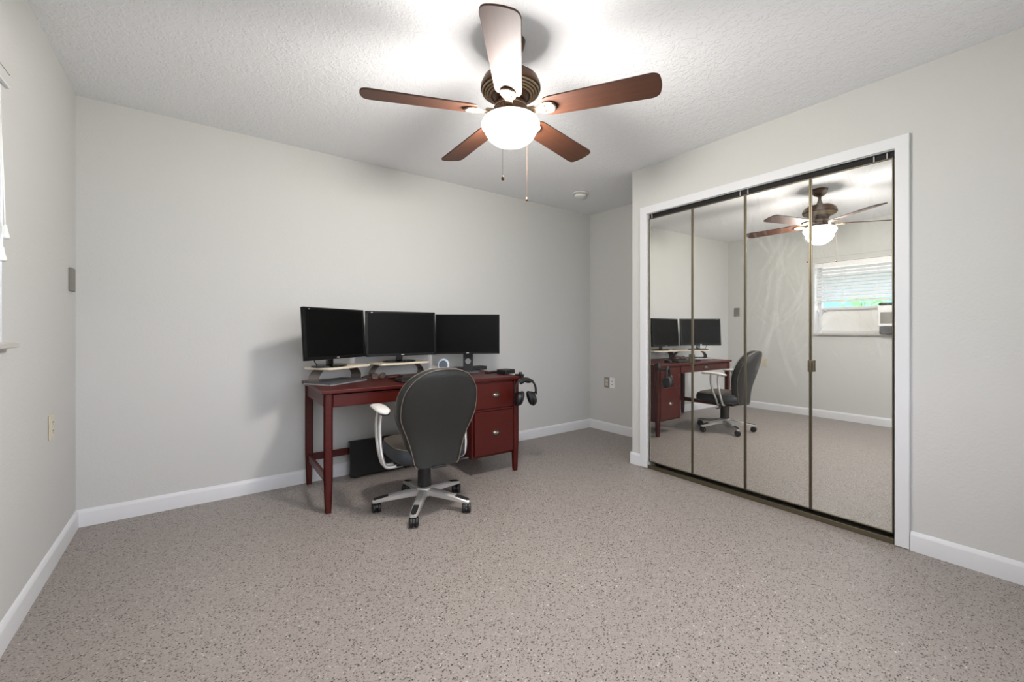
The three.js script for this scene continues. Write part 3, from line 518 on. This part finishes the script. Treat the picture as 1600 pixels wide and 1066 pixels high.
// ---------------------------------------------------------------- ceiling fan with lamp
{
  const fx = 1.69, fz = 1.835, fan = thing('ceiling_fan', 'bronze five-blade ceiling fan with a lit opal bowl', 'ceiling fan', [fx, H, fz], 0);
  const y = (h) => h - H;
  part('canopy', [lathe([[0, y(2.372)], [0.022, y(2.372)], [0.045, y(2.385)], [0.062, y(2.41)], [0.068, y(2.439)], [0, y(2.439)]], 40)], M.fanBronze, fan);
  part('downrod', [cyl(0.0135, 0.0135, 0.09, 0, y(2.345), 0, 20), lathe([[0.014, y(2.335)], [0.018, y(2.325)], [0.026, y(2.302)], [0.034, y(2.288)], [0, y(2.288)]], 32)], M.fanBronze, fan);
  const mh = part('motor_housing', [lathe([[0, y(2.290)], [0.06, y(2.289)], [0.10, y(2.281)], [0.125, y(2.262)], [0.137, y(2.235)], [0.138, y(2.220)], [0.134, y(2.214)], [0, y(2.214)]], 56)], M.fanBronze, fan);
  for (let k = 0; k < 4; k++) part('vent_ring', [new THREE.TorusGeometry(0.128 - k * 0.0115, 0.0048, 10, 56).rotateX(Math.PI / 2).translate(0, y(2.209 - k * 0.0062), 0)], M.fanNickel, mh);
  part('flywheel', [lathe([[0, y(2.2145)], [0.122, y(2.2135)], [0.108, y(2.200)], [0.088, y(2.190)], [0.074, y(2.180)], [0.07, y(2.160)], [0, y(2.160)]], 48)], M.fanBronze, fan);
  const sw = part('switch_housing', [lathe([[0, y(2.162)], [0.062, y(2.162)], [0.072, y(2.15)], [0.074, y(2.12)], [0.068, y(2.106)], [0.10, y(2.098)], [0.111, y(2.090)], [0.112, y(2.084)], [0, y(2.082)]], 48)], M.fanBronze, fan);
  part('band', [new THREE.TorusGeometry(0.074, 0.003, 8, 48).rotateX(Math.PI / 2).translate(0, y(2.135), 0)], M.fanNickel, sw);
  part('lamp_bowl', [lathe([[0.06, y(2.086)], [0.108, y(2.086)], [0.124, y(2.078)], [0.134, y(2.060)], [0.133, y(2.046)], [0.124, y(2.034)], [0.117, y(2.020)], [0.104, y(1.997)], [0.082, y(1.979)], [0.052, y(1.968)], [0.02, y(1.964)], [0, y(1.9635)]], 56)], M.opal, fan, 'glowing opal glass bowl');
  const lamp = new THREE.PointLight('#fff9f4', LAMP_POWER, 0, 2); lamp.position.set(0, y(2.034), 0); lamp.castShadow = true; lamp.shadow.radius = 5.7; lamp.name = 'fan_lamp_light'; fan.add(lamp);
  const BH = 2.112, pitch = -0.20;
  const bladeShape = new THREE.Shape();
  bladeShape.moveTo(0.165, -0.048); bladeShape.quadraticCurveTo(0.175, -0.056, 0.20, -0.058); bladeShape.lineTo(0.615, -0.068); bladeShape.quadraticCurveTo(0.648, -0.066, 0.652, -0.04); bladeShape.quadraticCurveTo(0.662, 0, 0.652, 0.04); bladeShape.quadraticCurveTo(0.648, 0.066, 0.615, 0.068); bladeShape.lineTo(0.20, 0.058); bladeShape.quadraticCurveTo(0.175, 0.056, 0.165, 0.048); bladeShape.quadraticCurveTo(0.150, 0, 0.165, -0.048);
  const bg = new THREE.ExtrudeGeometry(bladeShape, { depth: 0.005, bevelEnabled: true, bevelThickness: 0.001, bevelSize: 0.001, bevelSegments: 1, curveSegments: 10 });
  { const p = bg.attributes.position, u = bg.attributes.uv; for (let i = 0; i < p.count; i++) u.setXY(i, p.getX(i) * 1.4, p.getY(i) * 3.2 + 0.4); }
  bg.rotateX(-Math.PI / 2); bg.translate(0, -0.0025, 0);
  const ironShape = new THREE.Shape(); ironShape.moveTo(0.085, -0.014); ironShape.lineTo(0.135, -0.016); ironShape.quadraticCurveTo(0.155, -0.036, 0.185, -0.034); ironShape.quadraticCurveTo(0.212, -0.028, 0.214, 0); ironShape.quadraticCurveTo(0.212, 0.028, 0.185, 0.034); ironShape.quadraticCurveTo(0.155, 0.036, 0.135, 0.016); ironShape.lineTo(0.085, 0.014); ironShape.closePath();
  const ig = new THREE.ExtrudeGeometry(ironShape, { depth: 0.003, bevelEnabled: true, bevelThickness: 0.001, bevelSize: 0.001, bevelSegments: 1, curveSegments: 8 }); ig.rotateX(-Math.PI / 2); ig.translate(0, -0.009, 0);
  const slotShape = new THREE.Shape(); slotShape.moveTo(0.196, -0.026); slotShape.quadraticCurveTo(0.228, 0, 0.196, 0.026); slotShape.quadraticCurveTo(0.214, 0, 0.196, -0.026);
  const sg = new THREE.ExtrudeGeometry(slotShape, { depth: 0.002, bevelEnabled: false, curveSegments: 10 }); sg.rotateX(-Math.PI / 2); sg.translate(0.004, -0.0125, 0);
  for (let k = 0; k < 5; k++) {
    const a = (58 + 72 * k) * Math.PI / 180;
    const b = part('blade', bg, M.walnut, fan, ['wooden fan blade reaching toward the mirrored closet', 'wooden fan blade reaching toward the camera', 'wooden fan blade reaching toward the left wall', 'wooden fan blade reaching toward the monitors', 'wooden fan blade reaching toward the smoke detector'][k]);
    b.position.set(0, y(BH), 0); b.rotation.set(pitch, -a, 0, 'YXZ');
    const i = part('blade_iron', [ig, rb(0.05, 0.012, 0.026, 0.003, 0.092, 0.002, 0)], M.fanNickel, b); part('iron_slot', sg, M.black, b);
    part('screw', [cyl(0.004, 0.004, 0.003, 0.165, -0.0105, 0.016, 10), cyl(0.004, 0.004, 0.003, 0.165, -0.0105, -0.016, 10)], M.fanBronze, b);
  }
  for (const [a, L] of [[2.45, 0.31], [-0.35, 0.32]]) { const px = 0.096 * Math.cos(a), pz = 0.096 * Math.sin(a); const c = part('pull_chain', [tube([[px * 0.78, y(2.12), pz * 0.78], [px * 1.46, y(2.112), pz * 1.46], [px * 1.5, y(2.05), pz * 1.5], [px * 1.5, y(2.08 - L), pz * 1.5]], 0.0006, 40, 5)], M.fanBronze, fan); part('chain_knob', [lathe([[0, 0.014], [0.003, 0.013], [0.007, 0.003], [0.006, -0.005], [0, -0.007]], 16).translate(px * 1.5, y(2.08 - L) - 0.01, pz * 1.5)], M.fanBronze, c); }
}

// ---------------------------------------------------------------- fittings on ceiling and walls
{
  const s = thing('smoke_detector', 'round white smoke detector on the ceiling near the recess', 'smoke detector', [3.53, H, 0.5], 0);
  part('base_plate', [lathe([[0, -0.012], [0.074, -0.012], [0.076, -0.006], [0.076, -0.0005], [0, -0.0005]], 40)], M.white, s);
  part('cover', [lathe([[0, -0.042], [0.03, -0.042], [0.05, -0.038], [0.060, -0.028], [0.064, -0.0125], [0, -0.0125]], 40)], M.white, s);
  part('vent_band', [new THREE.TorusGeometry(0.0612, 0.0025, 8, 40).rotateX(Math.PI / 2).translate(0, -0.024, 0)], M.plateGrey, s);
}
function plate(name, label, category, pos, turn, mPlate, mInner, kind) {
  const o = thing(name, label, category, pos, turn);
  part('cover_plate', [kind === 'blank' ? rb(0.078, 0.125, 0.014, 0.003, 0, 0, 0.0075) : rb(0.072, 0.116, 0.006, 0.0025, 0, 0, 0.0035)], mPlate, o);
  if (kind === 'outlet') for (const s of [-1, 1]) { const r = part('receptacle', [rb(0.034, 0.029, 0.004, 0.0018, 0, s * 0.0195, 0.0065)], mInner, o); part('slot', [bx(0.0022, 0.009, 0.001, -0.0065, s * 0.0195 + 0.003, 0.0088), bx(0.0022, 0.007, 0.001, 0.0065, s * 0.0195 + 0.003, 0.0088), cyl(0.0022, 0.0022, 0.001, 0, 0, 0, 10).rotateX(Math.PI / 2).translate(0, s * 0.0195 - 0.007, 0.0088)], M.black, r); }
  if (kind === 'data') { const r = part('port', [rb(0.02, 0.02, 0.004, 0.001, 0, 0.018, 0.006), rb(0.02, 0.02, 0.004, 0.001, 0, -0.018, 0.006)], mInner, o); part('port_opening', [bx(0.01, 0.008, 0.001, 0, 0.018, 0.0083), bx(0.01, 0.008, 0.001, 0, -0.018, 0.0083)], M.black, r); }
  part('screw', [cyl(0.003, 0.003, 0.0015, 0, 0, 0, 10).rotateX(Math.PI / 2).translate(0, kind === 'outlet' ? 0 : 0.045, kind === 'blank' ? 0.0148 : 0.0068)], M.pewter, o);
  return o;
}
plate('wall_plate', 'grey blank plate high on the left wall near the corner', 'wall plate', onLeft(0.135, 1.386, 0.0005), ANG_L, M.plateDark, M.plateDark, 'blank');
plate('wall_outlet', 'ivory outlet low on the left wall', 'outlet', onLeft(0.522, 0.662, 0.0005), ANG_L, M.ivory, M.ivory, 'outlet');
plate('wall_outlet', 'grey outlet in the recess, left of the white one', 'outlet', [XR - 0.0005, 0.538, 0.252], -Math.PI / 2, M.plateGrey, M.ivory, 'outlet');
plate('wall_outlet', 'white data plate in the recess, right of the grey outlet', 'outlet', [XR - 0.0005, 0.538, 0.328], -Math.PI / 2, M.white, M.white, 'data');

// ---------------------------------------------------------------- printer on the sill
{
  const p = thing('printer', 'pale grey printer on the window sill, seen in the mirror', 'printer', onLeft(2.03, 1.072, 0.005), ANG_L);
  const w = 0.44;
  part('paper_tray', [rb(w - 0.03, 0.085, 0.19, 0.006, 0, 0.043, 0.0)], M.grey, p, 'dark paper tray');
  part('body', [rb(w, 0.24, 0.205, 0.012, 0, 0.207, 0.0)], M.white, p);
  part('front_panel', [rb(w - 0.05, 0.13, 0.006, 0.003, 0, 0.185, 0.103)], M.plateGrey, p);
  part('output_slot', [rb(w - 0.07, 0.02, 0.006, 0.002, 0, 0.275, 0.103)], M.white, p);
  part('scanner_lid', [rb(w - 0.02, 0.03, 0.20, 0.008, 0, 0.343, 0)], M.plastic, p, 'black scanner lid');
}

// ---------------------------------------------------------------- outside
{
  struct('ground', 'green lawn outside the windows', 'lawn', [slab(-30, 30, -30, 30, -0.4, -0.3)], M.lawn);
  struct('patio', 'pale concrete patio outside the window behind the camera', 'patio', [slab(-1.5, 5.5, 4.06, 9.0, -0.3, -0.05)], M.patio);
  const h = thing('neighbour_house', 'teal house beyond the hedge outside the left window', 'house', [-7.5, -0.3, 0.6], Math.PI / 2);
  part('house_wall', [bx(9, 2.9, 4, 0, 1.45, -2)], M.teal, h);
  const s = new THREE.Shape(); s.moveTo(-2.5, 2.9); s.lineTo(2.5, 2.9); s.lineTo(0, 4.1); s.closePath(); const rg = new THREE.ExtrudeGeometry(s, { depth: 9.6, bevelEnabled: false }); rg.rotateY(Math.PI / 2); rg.translate(-4.8, 0, -2);
  part('roof', rg, M.roof, h);
  for (const x of [-2.6, 0.2, 2.8]) { const w = part('house_window', [rb(1.3, 1.1, 0.06, 0.01, x, 1.5, 0.0)], M.trim, h); part('pane', [bx(1.15, 0.95, 0.02, x, 1.5, 0.03)], M.darkGlass, w); }
  const leafG = new THREE.ShapeGeometry((() => { const q = new THREE.Shape(); q.moveTo(0, 0); q.quadraticCurveTo(0.035, 0.05, 0, 0.12); q.quadraticCurveTo(-0.035, 0.05, 0, 0); return q; })(), 3);
  const spots = [[-2.9, -0.75, 0.75, 1.0, 'leafy green bush outside the left window, nearest the corner'], [-3.1, 0.75, 0.55, 1.15, 'leafy green bush outside the left window, in its middle'], [-3.0, 2.3, 0.6, 0.95, 'leafy green bush outside the left window, behind the printer']];
  for (const [x, z, r, hh, label] of spots) {
    const b = thing('bush', label, 'bush', [x, -0.3, z], 0, 'bushes outside the left window');
    part('stem', [cyl(0.03, 0.05, hh, 0, hh / 2, 0, 8)], M.roof, b);
    const im = new THREE.InstancedMesh(leafG, M.leaf, 900), q = new THREE.Object3D();
    for (let i = 0; i < 900; i++) { const u = rr(-1, 1), a = rnd() * 6.283, k = Math.cbrt(rr(0.35, 1)), s2 = Math.sqrt(1 - u * u); q.position.set(r * k * s2 * Math.cos(a), hh + 0.15 + 0.75 * k * u, r * k * s2 * Math.sin(a)); q.rotation.set(rr(-1.4, 1.4), rnd() * 6.283, rr(-1.4, 1.4)); q.scale.setScalar(rr(0.8, 1.5)); q.updateMatrix(); im.setMatrixAt(i, q.matrix); }
    im.name = 'foliage'; im.userData.kind = 'stuff'; b.add(im);
  }
}

shade(scene);
renderer.render(scene, camera);
